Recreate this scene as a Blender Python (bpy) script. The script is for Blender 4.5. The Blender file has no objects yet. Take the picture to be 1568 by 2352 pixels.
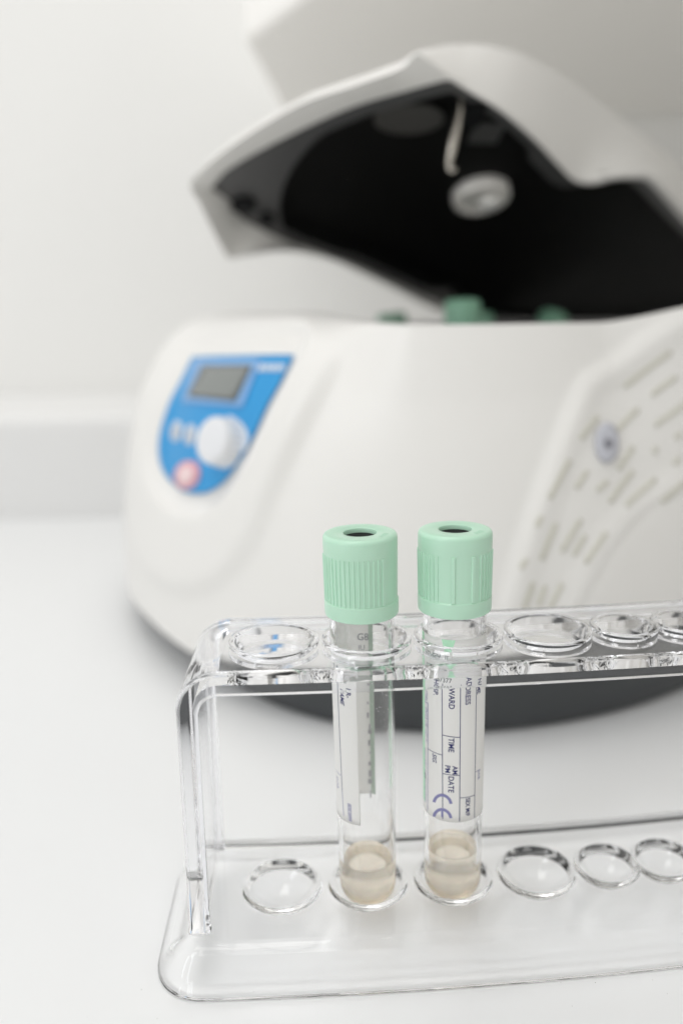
import bpy, bmesh, math, random
import numpy as np
from mathutils import Vector, Matrix
from mathutils.bvhtree import BVHTree
random.seed(7)
MM = 0.001
scene = bpy.context.scene
COL = scene.collection

# ------------------------------------------------------------ camera
F_PX = 1883.36                      # focal length in pixels of a 1568 x 2352 frame
CAM = np.array([8.894, -167.768, 138.504])
TH, RO, YA = (math.radians(a) for a in (13.2436, -0.7346, 2.1045))
FW = np.array([math.sin(YA)*math.cos(TH), math.cos(YA)*math.cos(TH), -math.sin(TH)])
_r = np.array([math.cos(YA), -math.sin(YA), 0.0])
_u = np.cross(_r, FW)
RT = _r*math.cos(RO) + _u*math.sin(RO)
UP = -_r*math.sin(RO) + _u*math.cos(RO)
cam_data = bpy.data.cameras.new('camera')
cam = bpy.data.objects.new('camera', cam_data)
COL.objects.link(cam)
cam.matrix_world = Matrix(((RT[0], UP[0], -FW[0], CAM[0]*MM),
                           (RT[1], UP[1], -FW[1], CAM[1]*MM),
                           (RT[2], UP[2], -FW[2], CAM[2]*MM),
                           (0, 0, 0, 1)))
cam_data.sensor_fit = 'VERTICAL'
cam_data.sensor_height = 36.0
cam_data.lens = F_PX*36.0/2352.0
cam_data.clip_start = 0.01
cam_data.clip_end = 50
cam_data.dof.use_dof = True
cam_data.dof.focus_distance = 0.174
cam_data.dof.aperture_fstop = 5.4
scene.camera = cam

# ------------------------------------------------------------ world, lamps, exposure
world = bpy.data.worlds.new('World')
scene.world = world
world.use_nodes = True
wn = world.node_tree
bg = wn.nodes['Background']
tc = wn.nodes.new('ShaderNodeTexCoord')
sep = wn.nodes.new('ShaderNodeSeparateXYZ')
ramp = wn.nodes.new('ShaderNodeValToRGB')
mr = wn.nodes.new('ShaderNodeMapRange')
mr.inputs[1].default_value = -1; mr.inputs[2].default_value = 1
wn.links.new(tc.outputs['Generated'], sep.inputs[0])
wn.links.new(sep.outputs['Z'], mr.inputs[0])
wn.links.new(mr.outputs[0], ramp.inputs[0])
side = wn.nodes.new('ShaderNodeValToRGB')          # the room is brighter towards the left
side.color_ramp.elements[0].color = (1.0, 1.0, 1.0, 1)
side.color_ramp.elements[1].color = (0.70, 0.68, 0.645, 1)
mr2 = wn.nodes.new('ShaderNodeMapRange')
mr2.inputs[1].default_value = -1; mr2.inputs[2].default_value = 1
mul = wn.nodes.new('ShaderNodeMixRGB'); mul.blend_type = 'MULTIPLY'; mul.inputs[0].default_value = 1.0
wn.links.new(sep.outputs['X'], mr2.inputs[0])
wn.links.new(mr2.outputs[0], side.inputs[0])
wn.links.new(ramp.outputs[0], mul.inputs[1])
wn.links.new(side.outputs[0], mul.inputs[2])
wn.links.new(mul.outputs[0], bg.inputs[0])
e = ramp.color_ramp.elements
e[0].position = 0.0; e[0].color = (0.62, 0.615, 0.60, 1)
e[1].position = 1.0; e[1].color = (1.0, 1.0, 1.0, 1)
m = e.new(0.5); m.color = (0.93, 0.925, 0.915, 1)
bg.inputs[1].default_value = 0.93


def area(name, loc, target, sx, sy, power, color=(1, 1, 1)):
    d = bpy.data.lights.new(name, 'AREA')
    d.shape = 'RECTANGLE'; d.size = sx; d.size_y = sy
    d.energy = power; d.color = color
    o = bpy.data.objects.new(name, d)
    COL.objects.link(o)
    o.location = loc
    v = Vector(target) - Vector(loc)
    o.rotation_euler = v.to_track_quat('-Z', 'Y').to_euler()
    return o


area('ceiling_lamp', (-0.25, 0.25, 1.7), (0.0, 0.15, 0), 1.0, 0.6, 7.5, (1, 0.985, 0.96))
area('ceiling_lamp_near', (-0.9, -0.8, 1.35), (0.0, 0.05, 0.05), 0.35, 0.9, 4.5, (0.95, 0.97, 1))
area('streak_softbox', (-1.15, -0.75, 0.42), (0.02, 0.0, 0.06), 0.10, 0.9, 1.6, (0.92, 0.96, 1))  # tall unseen softbox added for a streak on the tubes

for nm_, lc_ in (('sparkle_lamp', (0.35, 0.35, 1.6)), ('sparkle_lamp', (-0.15, 0.75, 1.7))):  # small unseen lamps added for sparkle on the acrylic rims
    area(nm_, lc_, (0.02, 0, 0), 0.09, 0.09, 0.9)

scene.view_settings.view_transform = 'Standard'
scene.view_settings.look = 'None'
scene.view_settings.gamma = 1
scene.view_settings.exposure = 0.03
scene.view_settings.use_curve_mapping = False
cy = scene.cycles
cy.max_bounces = 24
cy.transmission_bounces = 20
cy.glossy_bounces = 8
cy.diffuse_bounces = 8
cy.transparent_max_bounces = 16
cy.caustics_refractive = True
cy.caustics_reflective = True
cy.sample_clamp_indirect = 12.0
cy.blur_glossy = 0.0
cy.use_denoising = True

# ------------------------------------------------------------ helpers


def ray(px, py):
    return FW + RT*(px-784)/F_PX + UP*(1176-py)/F_PX


def on_plane(px, py, P, n):
    d = ray(px, py)
    return CAM + d*(np.dot(P-CAM, n)/np.dot(d, n))


def z_at(px, py, Y):
    d = ray(px, py)
    return float((CAM + d*(Y-CAM[1])/d[1])[2])


def project(P):
    d = np.asarray(P) - CAM
    z = d @ FW
    return 784+F_PX*(d @ RT)/z, 1176-F_PX*(d @ UP)/z


def mat(name, color, rough=0.5, **kw):
    m = bpy.data.materials.new(name)
    m.use_nodes = True
    p = m.node_tree.nodes['Principled BSDF']
    p.inputs['Base Color'].default_value = (*color, 1)
    p.inputs['Roughness'].default_value = rough
    for k, v in kw.items():
        p.inputs[k.replace('_', ' ')].default_value = v
    return m


def noise_bump(m, scale, strength, dist=0.0002, detail=3):
    nt = m.node_tree
    p = nt.nodes['Principled BSDF']
    n = nt.nodes.new('ShaderNodeTexNoise'); n.inputs['Scale'].default_value = scale
    n.inputs['Detail'].default_value = detail
    b = nt.nodes.new('ShaderNodeBump'); b.inputs['Strength'].default_value = strength
    b.inputs['Distance'].default_value = dist
    t = nt.nodes.new('ShaderNodeTexCoord')
    nt.links.new(t.outputs['Object'], n.inputs['Vector'])
    nt.links.new(n.outputs['Fac'], b.inputs['Height'])
    nt.links.new(b.outputs['Normal'], p.inputs['Normal'])
    return m


def tag(o, label=None, cat=None, group=None, kind=None):
    if label: o['label'] = label
    if cat: o['category'] = cat
    if group: o['group'] = group
    if kind: o['kind'] = kind
    return o


def empty(name, loc, **kw):
    o = bpy.data.objects.new(name, None)
    o.empty_display_size = 0.01
    COL.objects.link(o)
    o.location = loc
    return tag(o, **kw)


def obj(name, verts, faces, material, parent=None, smooth=True, sharp=None):
    """verts in mm"""
    me = bpy.data.meshes.new(name)
    me.from_pydata([tuple(float(c)*MM for c in v) for v in verts], [], faces)
    me.validate(); me.update()
    return link(name, me, material, parent, smooth, sharp)


def link(name, me, material, parent=None, smooth=True, sharp=None):
    bm = bmesh.new(); bm.from_mesh(me)
    bmesh.ops.recalc_face_normals(bm, faces=bm.faces)
    bm.to_mesh(me); bm.free()
    if material and not me.materials:
        me.materials.append(material)
    if smooth:
        for p in me.polygons: p.use_smooth = True
        if sharp is not None:
            me.set_sharp_from_angle(angle=math.radians(sharp))
    o = bpy.data.objects.new(name, me)
    COL.objects.link(o)
    if parent: o.parent = parent
    return o


def lathe_data(profile, seg=96, c=(0, 0, 0), closed=False, rf=None):
    """profile list of (r, z); r==0 ends collapse. rf(theta, i)->extra radius"""
    V, Fc, rings = [], [], []
    for i, (r, z) in enumerate(profile):
        if abs(r) < 1e-9:
            V.append((c[0], c[1], c[2]+z)); rings.append([len(V)-1])
        else:
            ring = []
            for k in range(seg):
                a = 2*math.pi*k/seg
                rr = r+(rf(a, i) if rf else 0)
                V.append((c[0]+rr*math.sin(a), c[1]-rr*math.cos(a), c[2]+z)); ring.append(len(V)-1)
            rings.append(ring)
    pairs = list(zip(rings[:-1], rings[1:]))
    if closed: pairs.append((rings[-1], rings[0]))
    for A, B in pairs:
        for k in range(seg):
            k2 = (k+1) % seg
            if len(A) == 1 and len(B) == 1: break
            if len(A) == 1: Fc.append((A[0], B[k2], B[k]))
            elif len(B) == 1: Fc.append((A[k], A[k2], B[0]))
            else: Fc.append((A[k], A[k2], B[k2], B[k]))
    return V, Fc


def fillet(pts, r, n=5):
    """round the inner corners of an open polyline of 2-D points"""
    out = [pts[0]]
    for i in range(1, len(pts)-1):
        p, a, b = (np.array(x, float) for x in (pts[i], pts[i-1], pts[i+1]))
        ri = r[i] if isinstance(r, (list, tuple)) else r
        if ri <= 0: out.append(tuple(p)); continue
        da, db = a-p, b-p
        la, lb = np.linalg.norm(da), np.linalg.norm(db)
        t = min(ri, la*0.48, lb*0.48)
        s, e_ = p+da/la*t, p+db/lb*t
        for k in range(n+1):
            u = k/n
            out.append(tuple((1-u)**2*s+2*u*(1-u)*p+u*u*e_))
    out.append(pts[-1])
    return out


def resample(pts, n, closed=True):
    P = np.array(pts, float)
    if closed: P = np.vstack([P, P[:1]])
    L = np.r_[0, np.cumsum(np.linalg.norm(np.diff(P, axis=0), axis=1))]
    t = np.linspace(0, L[-1], n, endpoint=not closed)
    return np.stack([np.interp(t, L, P[:, k]) for k in range(P.shape[1])], 1)


def spline(pts, per=8, closed=True):
    """Catmull-Rom through points"""
    P = [np.array(p, float) for p in pts]; n = len(P); out = []
    rng = range(n) if closed else range(n-1)
    for i in rng:
        if closed: p0, p1, p2, p3 = P[i-1], P[i], P[(i+1) % n], P[(i+2) % n]
        else: p0, p1, p2, p3 = P[max(i-1, 0)], P[i], P[i+1], P[min(i+2, n-1)]
        for k in range(per):
            t = k/per
            out.append(0.5*((2*p1)+(-p0+p2)*t+(2*p0-5*p1+4*p2-p3)*t*t+(-p0+3*p1-3*p2+p3)*t**3))
    if not closed: out.append(P[-1])
    return np.array(out)


def tube_path(pts, r, seg=12):
    """tube along 3-D points (mm), closed ends; r scalar or list"""
    P = [Vector(p) for p in pts]; V, Fc = [], []
    n = len(P)
    prev = None
    for i, p in enumerate(P):
        t = (P[min(i+1, n-1)]-P[max(i-1, 0)]).normalized()
        a = prev if prev is not None else t.orthogonal().normalized()
        a = (a-t*a.dot(t)).normalized(); prev = a
        b = t.cross(a)
        rr = r[i] if isinstance(r, (list, tuple)) else r
        for k in range(seg):
            w = 2*math.pi*k/seg
            V.append(tuple(p+a*math.cos(w)*rr+b*math.sin(w)*rr))
    for i in range(n-1):
        for k in range(seg):
            k2 = (k+1) % seg
            Fc.append((i*seg+k, i*seg+k2, (i+1)*seg+k2, (i+1)*seg+k))
    Fc.append(tuple(range(seg))); Fc.append(tuple((n-1)*seg+k for k in range(seg)))
    return V, Fc


def temp(name, V, Fc):
    o = obj(name, V, Fc, None, smooth=False)
    return o


def boolean(base, others, op):
    """apply boolean of temp objects onto base mesh and delete them"""
    for t in others:
        md = base.modifiers.new('b', 'BOOLEAN'); md.operation = op; md.object = t; md.solver = 'EXACT'
    bpy.context.view_layer.update()
    dg = bpy.context.evaluated_depsgraph_get()
    me = bpy.data.meshes.new_from_object(base.evaluated_get(dg))
    base.modifiers.clear()
    base.data = me
    for t in others:
        bpy.data.objects.remove(t)


def apply_mods(o):
    bpy.context.view_layer.update()
    dg = bpy.context.evaluated_depsgraph_get()
    me = bpy.data.meshes.new_from_object(o.evaluated_get(dg))
    o.modifiers.clear(); o.data = me


def poly_sdf(X, Y, poly):
    """signed distance (px) to a closed polygon; negative inside"""
    P = np.array(poly, float); Q = np.roll(P, -1, 0)
    d = np.full(X.shape, 1e9); inside = np.zeros(X.shape, bool)
    for (ax, ay), (bx, by) in zip(P, Q):
        ex, ey = bx-ax, by-ay
        t = np.clip(((X-ax)*ex+(Y-ay)*ey)/(ex*ex+ey*ey+1e-12), 0, 1)
        d = np.minimum(d, np.hypot(X-ax-t*ex, Y-ay-t*ey))
        c = ((ay > Y) != (by > Y)) & (X < (bx-ax)*(Y-ay)/(by-ay+1e-12)+ax)
        inside ^= c
    return np.where(inside, -d, d)


def sstep(a, b, x):
    t = np.clip((x-a)/(b-a), 0, 1)
    return t*t*(3-2*t)


# ------------------------------------------------------------ materials
M = {}
M['counter'] = noise_bump(mat('counter_laminate', (0.745, 0.752, 0.755), 0.32), 900, 0.05)
M['wall'] = noise_bump(mat('wall_paint', (0.81, 0.808, 0.792), 0.7), 300, 0.1)
M['ledge'] = mat('ledge_paint', (0.74, 0.74, 0.735), 0.6)
M['cabinet'] = mat('cabinet_paint', (0.90, 0.885, 0.855), 0.5)
M['acrylic'] = mat('clear_acrylic', (0.978, 0.981, 1.0), 0.01, IOR=1.41, Transmission_Weight=1.0)
noise_bump(M['acrylic'], 160, 0.02, 0.0003, 1)
M['thin_acrylic'] = mat('thin_clear_acrylic', (0.997, 0.998, 1.0), 0.008, IOR=1.32, Transmission_Weight=1.0)
M['clear'] = mat('clear_tube_plastic', (1.0, 1.0, 1.0), 0.01, IOR=1.47, Transmission_Weight=1.0)
M['liquid'] = mat('beige_gel', (1.0, 0.925, 0.81), 0.24, IOR=1.36, Transmission_Weight=0.87)
M['liquid'].node_tree.nodes['Principled BSDF'].inputs['Subsurface Weight'].default_value = 0.25
M['cap'] = mat('mint_cap_plastic', (0.465, 0.70, 0.55), 0.28)
_p = M['cap'].node_tree.nodes['Principled BSDF']
_p.inputs['Subsurface Weight'].default_value = 0.2
_p.inputs['Subsurface Radius'].default_value = (0.6, 1.0, 0.8)
_p.inputs['Subsurface Scale'].default_value = 0.0012
noise_bump(M['cap'], 1500, 0.06, 0.0001)
M['rib'] = M['cap']
M['rubber'] = mat('black_rubber', (0.005, 0.005, 0.006), 0.6, Specular_IOR_Level=0.2)
M['paper'] = mat('label_paper', (0.90, 0.90, 0.89), 0.45)
M['paper_back'] = mat('label_adhesive_side', (0.72, 0.70, 0.67), 0.6)
for _k in ('paper', 'paper_back'):            # thin paper lets some light through
    nt = M[_k].node_tree
    out = nt.nodes['Material Output']
    tr = nt.nodes.new('ShaderNodeBsdfTranslucent'); tr.inputs[0].default_value = (0.85, 0.84, 0.82, 1)
    mx = nt.nodes.new('ShaderNodeMixShader'); mx.inputs[0].default_value = 0.4
    nt.links.new(nt.nodes['Principled BSDF'].outputs[0], mx.inputs[1])
    nt.links.new(tr.outputs[0], mx.inputs[2]); nt.links.new(mx.outputs[0], out.inputs['Surface'])
M['ink'] = mat('navy_ink', (0.012, 0.016, 0.12), 0.5)
M['ink_soft'] = mat('violet_ink', (0.20, 0.20, 0.38), 0.5)
M['ink_black'] = mat('dark_ink', (0.03, 0.05, 0.06), 0.5)
M['ink_reverse'] = mat('print_on_reverse', (0.24, 0.24, 0.28), 0.6)
M['ink_back'] = mat('print_seen_through', (0.50, 0.49, 0.53), 0.6)
M['green_print'] = mat('green_print', (0.42, 0.72, 0.50), 0.45)
M['green_back'] = mat('green_print_reverse', (0.40, 0.50, 0.42), 0.6)
M['white'] = noise_bump(mat('white_casing', (0.755, 0.745, 0.72), 0.38), 700, 0.05)
M['warm_white'] = mat('vented_casing', (0.70, 0.685, 0.65), 0.42)
M['slot'] = mat('vent_slot_painted_shade', (0.61, 0.60, 0.53), 0.6)
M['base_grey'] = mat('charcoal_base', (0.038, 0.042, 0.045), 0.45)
M['liner'] = noise_bump(mat('lid_liner_plastic', (0.065, 0.065, 0.066), 0.42), 500, 0.1)
M['dish'] = mat('lid_dish_shade', (0.003, 0.003, 0.003), 0.7, Specular_IOR_Level=0.15)  # near-black puts the shade of the lid's recess into the colour
M['blue'] = mat('blue_membrane', (0.018, 0.285, 0.62), 0.35)
M['pale_blue'] = mat('pale_blue_print', (0.22, 0.42, 0.72), 0.35)
M['panel_white'] = mat('white_print', (0.62, 0.70, 0.80), 0.4)
M['screen'] = mat('lcd_screen', (0.22, 0.235, 0.225), 0.25)
M['screen_dark'] = mat('lcd_frame', (0.10, 0.11, 0.11), 0.3)
M['knob'] = mat('knob_plastic', (0.72, 0.73, 0.75), 0.35)
M['button'] = mat('button_print', (0.60, 0.66, 0.72), 0.4)
M['red'] = mat('red_print', (0.68, 0.36, 0.42), 0.4)
M['cream'] = mat('port_metal', (0.95, 0.93, 0.89), 0.3, Metallic=0.3)
M['steel'] = mat('brushed_steel', (0.50, 0.47, 0.42), 0.2, Metallic=0.9)
M['grey_badge'] = mat('pale_lilac_badge', (0.52, 0.53, 0.58), 0.35)
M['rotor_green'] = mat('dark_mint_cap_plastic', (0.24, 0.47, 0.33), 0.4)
M['bubble'] = mat('droplet', (0.9, 0.9, 0.9), 0.1)

# ------------------------------------------------------------ setting: counter, wall, ledge, cabinet


def box(name, lo, hi, material, bev=0, parent=None):
    V = [(x, y, z) for z in (lo[2], hi[2]) for y in (lo[1], hi[1]) for x in (lo[0], hi[0])]
    Fc = [(0, 1, 3, 2), (4, 5, 7, 6), (0, 1, 5, 4), (2, 3, 7, 6), (0, 2, 6, 4), (1, 3, 7, 5)]
    o = obj(name, V, Fc, material, parent, smooth=False)
    if bev:
        md = o.modifiers.new('bev', 'BEVEL'); md.width = bev*MM; md.segments = 4
    return o


tag(box('counter', (-1800, -700, -40), (1800, 425, 0), M['counter'], 3), kind='structure')
tag(box('ledge', (-1800, 425.5, -40), (1800, 640, 73), M['ledge'], 6), kind='structure')
tag(box('wall', (-1800, 641, -400), (1800, 700, 1900), M['wall']), kind='structure')

# wall cabinet over the counter (underside seen at the top right)
cab = empty('wall_cabinet', (0, 0, 0), label='pale greige wall cabinet, only its shaded underside seen at top right above the open lid',
            cat='cabinet')
ZC = 318.0


def on_z(px, py, z):
    d = ray(px, py)
    return CAM+d*(z-CAM[2])/d[2]


c1, c2 = on_z(562, 96, ZC), on_z(700, -4, ZC)
dirn = (c2-c1)/np.linalg.norm(c2-c1)
c3 = c1+dirn*700
back = [(c1[0]+22, 640), (c3[0]+700, 640)]
plan = [(c1[0], c1[1]), (c3[0], c3[1]), (c3[0]+700, c3[1]), back[1], back[0]]
V = [(x, y, z) for z in (ZC, ZC+420) for x, y in plan]
n = len(plan)
Fc = [tuple(range(n)), tuple(range(n, 2*n))]+[(k, (k+1) % n, n+(k+1) % n, n+k) for k in range(n)]
o = obj('carcass', V, Fc, M['cabinet'], cab, smooth=False)
md = o.modifiers.new('bev', 'BEVEL'); md.width = 4*MM; md.segments = 3

# ------------------------------------------------------------ centrifuge
cen = empty('centrifuge', (0, 0, 0),
            label='white benchtop centrifuge with raised lid and blue control panel, behind the tube rack',
            cat='centrifuge')
CC = np.array([62.0, 236.0])
foot = [(-86, 250), (-79, 207), (-62, 168), (-39, 132), (-10, 103), (24, 86), (60, 80), (100, 86), (140, 103), (178, 132),
        (206, 176), (220, 230), (220, 290), (205, 345), (165, 385), (100, 402), (20, 398), (-45, 365), (-76, 312)]
fs = spline(foot, 12)
fa = np.arctan2(fs[:, 0]-CC[0], -(fs[:, 1]-CC[1]))   # 0 = towards the viewer, + to the right
fr = np.hypot(fs[:, 0]-CC[0], fs[:, 1]-CC[1])
od = np.argsort(fa); fa, fr = fa[od], fr[od]
fa = np.r_[fa-2*math.pi, fa, fa+2*math.pi]; fr = np.r_[fr, fr, fr]
NT, NZ = 560, 130
th = np.linspace(-math.pi, math.pi, NT, endpoint=False)
R0 = np.interp(th, fa, fr)
CH = np.array([92.0, 246.0]); RCH = 92.0      # chamber opening
# front-ness: 1 on the control-panel side (left), 0 on the long side that faces the viewer
ang = np.degrees(th)
front = sstep(-8, -34, ang)*sstep(-185, -150, ang) if False else np.where((ang < -8) & (ang > -170), 1.0, 0.0)
front = sstep(0, 1, np.clip((-8-ang)/26, 0, 1))*sstep(0, 1, np.clip((ang+175)/30, 0, 1))
rear = sstep(20, 44, ang)*(1-sstep(58, 92, ang))
ZB = np.interp(ang, [-180, -95, -61, -44, -28, -14, -1, 14, 30, 60, 110, 180], [18, 15, 14, 13, 17, 23, 28, 32, 31, 28, 22, 18])
verts = np.zeros((NZ, NT, 3))
for j in range(NZ):
    t = j/(NZ-1)
    for_wall = t <= 0.72
    if for_wall:
        u = t/0.72
        # long side: leaning wall to a crisp rim
        zs = ZB+(137.3-ZB)*u
        rs = R0*(1+0.012*math.sin(math.pi*min(1, u*1.3))-0.17*u**1.5)
        # front: rounded hood
        phi = u*math.pi/2
        k = 0.84
        zf = ZB+(140.2-ZB)*math.sin(phi)**1.0
        rf_ = R0*(1.0-0.02*u)*(0.52+0.48*max(0, math.cos(phi))**0.55)
        # rear cheek side: higher and fuller
        zr = ZB+(145-ZB)*u
        rr = R0*(1.03-0.10*u**2)
        w_f, w_r = front, rear
        z = zs*(1-w_f-w_r)+zf*w_f+zr*w_r
        r = rs*(1-w_f-w_r)+rf_*w_f+rr*w_r
        verts[j, :, 0] = CC[0]+r*np.sin(th); verts[j, :, 1] = CC[1]-r*np.cos(th); verts[j, :, 2] = z
        last = verts[j].copy()
    else:
        u = (t-0.72)/0.28
        # deck in to the chamber opening, then down
        rim = np.stack([CH[0]+RCH*np.sin(th), CH[1]-RCH*np.cos(th)], 1)
        if u < 0.7:
            v = u/0.7
            xy = last[:, :2]*(1-v)+rim*v
            zz = last[:, 2]*(1-v)+135.5*v
            zz = np.minimum(zz, last[:, 2]-0.6*v)
        else:
            v = (u-0.7)/0.3
            xy = rim
            zz = np.full(NT, 135.5)-v*25
        verts[j, :, 0:2] = xy; verts[j, :, 2] = zz
# relief of the casing: control-panel recess, front fascia tongue, vented cheek
PX = np.zeros((NZ, NT)); PY = np.zeros((NZ, NT))
d = verts-CAM
zc = d @ FW
PX = 784+F_PX*(d @ RT)/zc; PY = 1176-F_PX*(d @ UP)/zc
facing = ((verts[..., 0]-CC[0])*(CAM[0]-CC[0])+(verts[..., 1]-CC[1])*(CAM[1]-CC[1])) > -3000
inner_tongue = spline([(430, 770), (520, 742), (620, 736), (705, 748), (706, 800), (655, 900), (600, 1010), (552, 1105), (500, 1165),
                       (440, 1180), (385, 1155), (348, 1090), (345, 1010), (372, 900), (400, 820)], 6)
outer_tongue = spline([(330, 860), (300, 960), (284, 1060), (283, 1180), (300, 1275), (340, 1335), (400, 1368), (465, 1368), (530, 1335),
                       (590, 1260), (650, 1120), (720, 970), (800, 830), (870, 735), (860, 690), (600, 690), (420, 720)], 6)
cheek = spline([(1720, 640), (1568, 712), (1480, 765), (1405, 822), (1335, 868), (1292, 960), (1232, 1120), (1182, 1270), (1140, 1420), (1120, 1520),
                (1290, 1520), (1340, 1390), (1440, 1225), (1560, 1135), (1750, 1060)], 6)
di = poly_sdf(PX, PY, inner_tongue); do = poly_sdf(PX, PY, outer_tongue); dc = poly_sdf(PX, PY, cheek)
low = poly_sdf(PX, PY, spline([(1750, 1060), (1560, 1135), (1440, 1225), (1340, 1390), (1300, 1500), (1290, 1650), (1750, 1650)], 6))
disp = np.zeros((NZ, NT))
disp += 2.9*(1-sstep(-46, 12, do))                       # fascia stands proud
disp -= 6.2*(1-sstep(-34, 8, di))                        # panel sits in a dish
disp += 1.9*(1-sstep(-26, 18, dc))
disp -= 1.3*(1-sstep(-80, -22, dc))
disp += 1.5*(1-sstep(-18, 14, low))
jj = np.linspace(0, 1, NZ)[:, None]
disp *= facing*(1-sstep(0.69, 0.73, jj))
rad = verts[..., :2]-CC
rad /= np.linalg.norm(rad, axis=2)[..., None]
up_amt = sstep(0.40, 0.72, jj)*front[None, :]*0.6
verts[..., 0] += rad[..., 0]*disp*(1-up_amt*0.5)
verts[..., 1] += rad[..., 1]*disp*(1-up_amt*0.5)
verts[..., 2] += disp*up_amt
Vb = verts.reshape(-1, 3)
Fb = [(j*NT+k, j*NT+(k+1) % NT, (j+1)*NT+(k+1) % NT, (j+1)*NT+k) for j in range(NZ-1) for k in range(NT)]
Fb.append(tuple(range(NT)))
body = obj('casing', Vb, Fb, M['white'], cen, sharp=50)
bvh = BVHTree.FromPolygons([Vector(v) for v in Vb], [f for f in Fb if len(f) == 4])
CV = Vector(CAM)


def surf(px, py, off=0.0):
    dd = Vector(ray(px, py)).normalized()
    hit, nrm, idx, dist = bvh.ray_cast(CV, dd)
    if hit is None: return None
    if nrm.dot(dd) > 0: nrm = -nrm
    return hit+nrm*off, nrm


# dark base under the casing
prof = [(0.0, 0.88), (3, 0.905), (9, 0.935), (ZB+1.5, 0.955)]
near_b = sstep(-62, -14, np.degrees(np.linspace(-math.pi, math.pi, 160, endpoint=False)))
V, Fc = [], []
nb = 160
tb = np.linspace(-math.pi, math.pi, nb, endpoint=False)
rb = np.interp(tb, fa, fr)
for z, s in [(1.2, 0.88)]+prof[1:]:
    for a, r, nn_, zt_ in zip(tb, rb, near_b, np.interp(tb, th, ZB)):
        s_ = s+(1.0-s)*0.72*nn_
        zz = zt_+1.5 if np.ndim(z) else z
        V.append((CC[0]+r*s_*math.sin(a), CC[1]-r*s_*math.cos(a), zz))
for j in range(3):
    for k in range(nb):
        Fc.append((j*nb+k, j*nb+(k+1) % nb, (j+1)*nb+(k+1) % nb, (j+1)*nb+k))
Fc.append(tuple(range(nb))); Fc.append(tuple(range(3*nb, 4*nb)))
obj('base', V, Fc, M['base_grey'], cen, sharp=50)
for a in (-70, -10, 60, 130):
    r = float(np.interp(math.radians(a), fa, fr))*0.78
    V, Fc = lathe_data([(0, 0), (9, 0), (9, 1.4), (0, 1.4)], 32, (CC[0]+r*math.sin(math.radians(a)), CC[1]-r*math.cos(math.radians(a)), 0))
    obj('rubber_foot', V, Fc, M['rubber'], cen, smooth=False)

# chamber liner
V, Fc = lathe_data([(RCH-0.6, 134.8), (RCH-1.5, 80), (RCH-8, 48), (60, 40), (0, 40), (0, 38), (62, 38), (RCH-4, 44), (RCH+1.5, 78), (RCH+1.5, 134.0)], 128,
                   (CH[0], CH[1], 0), closed=False)
obj('chamber', V, Fc, M['liner'], cen, sharp=60)

# ---- control panel (blue membrane lying on the casing)


def conform_patch(name, poly_px, material, parent, off, step=7.0, thick=0.5):
    """thin sheet that follows the casing inside a closed outline"""
    P = np.array(poly_px, float)
    bm = bmesh.new()
    n_ = max(24, int(sum(np.linalg.norm(P-np.roll(P, -1, 0), axis=1))/step))
    edge = resample(P, n_)
    c = P.mean(0)
    rings = []
    R = max(3, int(np.linalg.norm(P-c, axis=1).max()/16))
    for i in range(R):
        s = 1-i/R
        ring = []
        for q in edge:
            p = c+(q-c)*s
            h = surf(p[0], p[1], off)
            ring.append(bm.verts.new(h[0]) if h else None)
        rings.append(ring)
    hc = surf(c[0], c[1], off)
    vc = bm.verts.new(hc[0])
    for A, B in zip(rings[:-1], rings[1:]):
        for k in range(n_):
            k2 = (k+1) % n_
            q = [A[k], A[k2], B[k2], B[k]]
            if None not in q: bm.faces.new(q)
    A = rings[-1]
    for k in range(n_):
        if A[k] and A[(k+1) % n_]: bm.faces.new([A[k], A[(k+1) % n_], vc])
    bmesh.ops.recalc_face_normals(bm, faces=bm.faces)
    for v in bm.verts: v.co *= MM
    me = bpy.data.meshes.new(name); bm.to_mesh(me); bm.free()
    # face the camera side
    o = link(name, me, material, parent)
    md = o.modifiers.new('t', 'SOLIDIFY'); md.thickness = thick*MM; md.offset = 0
    return o


panel_poly = list(spline([(446, 823), (500, 821), (560, 820), (620, 819), (678, 819)], 3, closed=False)) + \
    list(spline([(676, 823), (650, 876), (617, 935), (583, 1010), (548, 1068), (512, 1112), (470, 1134), (425, 1128), (388, 1098), (370, 1055), (371, 1000), (392, 930), (418, 880)], 4, closed=False))
panel = conform_patch('control_panel', panel_poly, M['blue'], cen, 0.9)
conform_patch('screen_bezel', [(456, 832), (604, 832), (563, 938), (424, 926)], M['pale_blue'], panel, 1.5, 5)
conform_patch('screen_frame', [(474, 845), (588, 845), (550, 926), (440, 914)], M['screen_dark'], panel, 2.0, 5, 0.4)
conform_patch('screen', [(482, 852), (582, 851), (546, 921), (450, 911)], M['screen'], panel, 2.4, 5, 0.4)
for (bx_, by_) in ((412, 992), (444, 1000)):
    e_ = [(bx_+13*math.cos(a)+3*math.sin(a), by_-25*math.sin(a)*0.95) for a in np.linspace(0, 2*math.pi, 24, endpoint=False)]
    b_ = conform_patch('button', e_, M['button'], panel, 1.3, 4, 0.4)
    e2 = [(bx_+6*math.cos(a), by_-12*math.sin(a)) for a in np.linspace(0, 2*math.pi, 16, endpoint=False)]
    conform_patch('button_symbol', e2, M['grey_badge'], b_, 2.0, 4, 0.3)
e_ = [(438+29*math.cos(a)+5*math.sin(a), 1092-33*math.sin(a)) for a in np.linspace(0, 2*math.pi, 32, endpoint=False)]
stop = conform_patch('stop_button', e_, M['red'], panel, 1.5, 4, 0.8)
e_ = [(438+17*math.cos(a)+3*math.sin(a), 1092-20*math.sin(a)) for a in np.linspace(0, 2*math.pi, 24, endpoint=False)]
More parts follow.
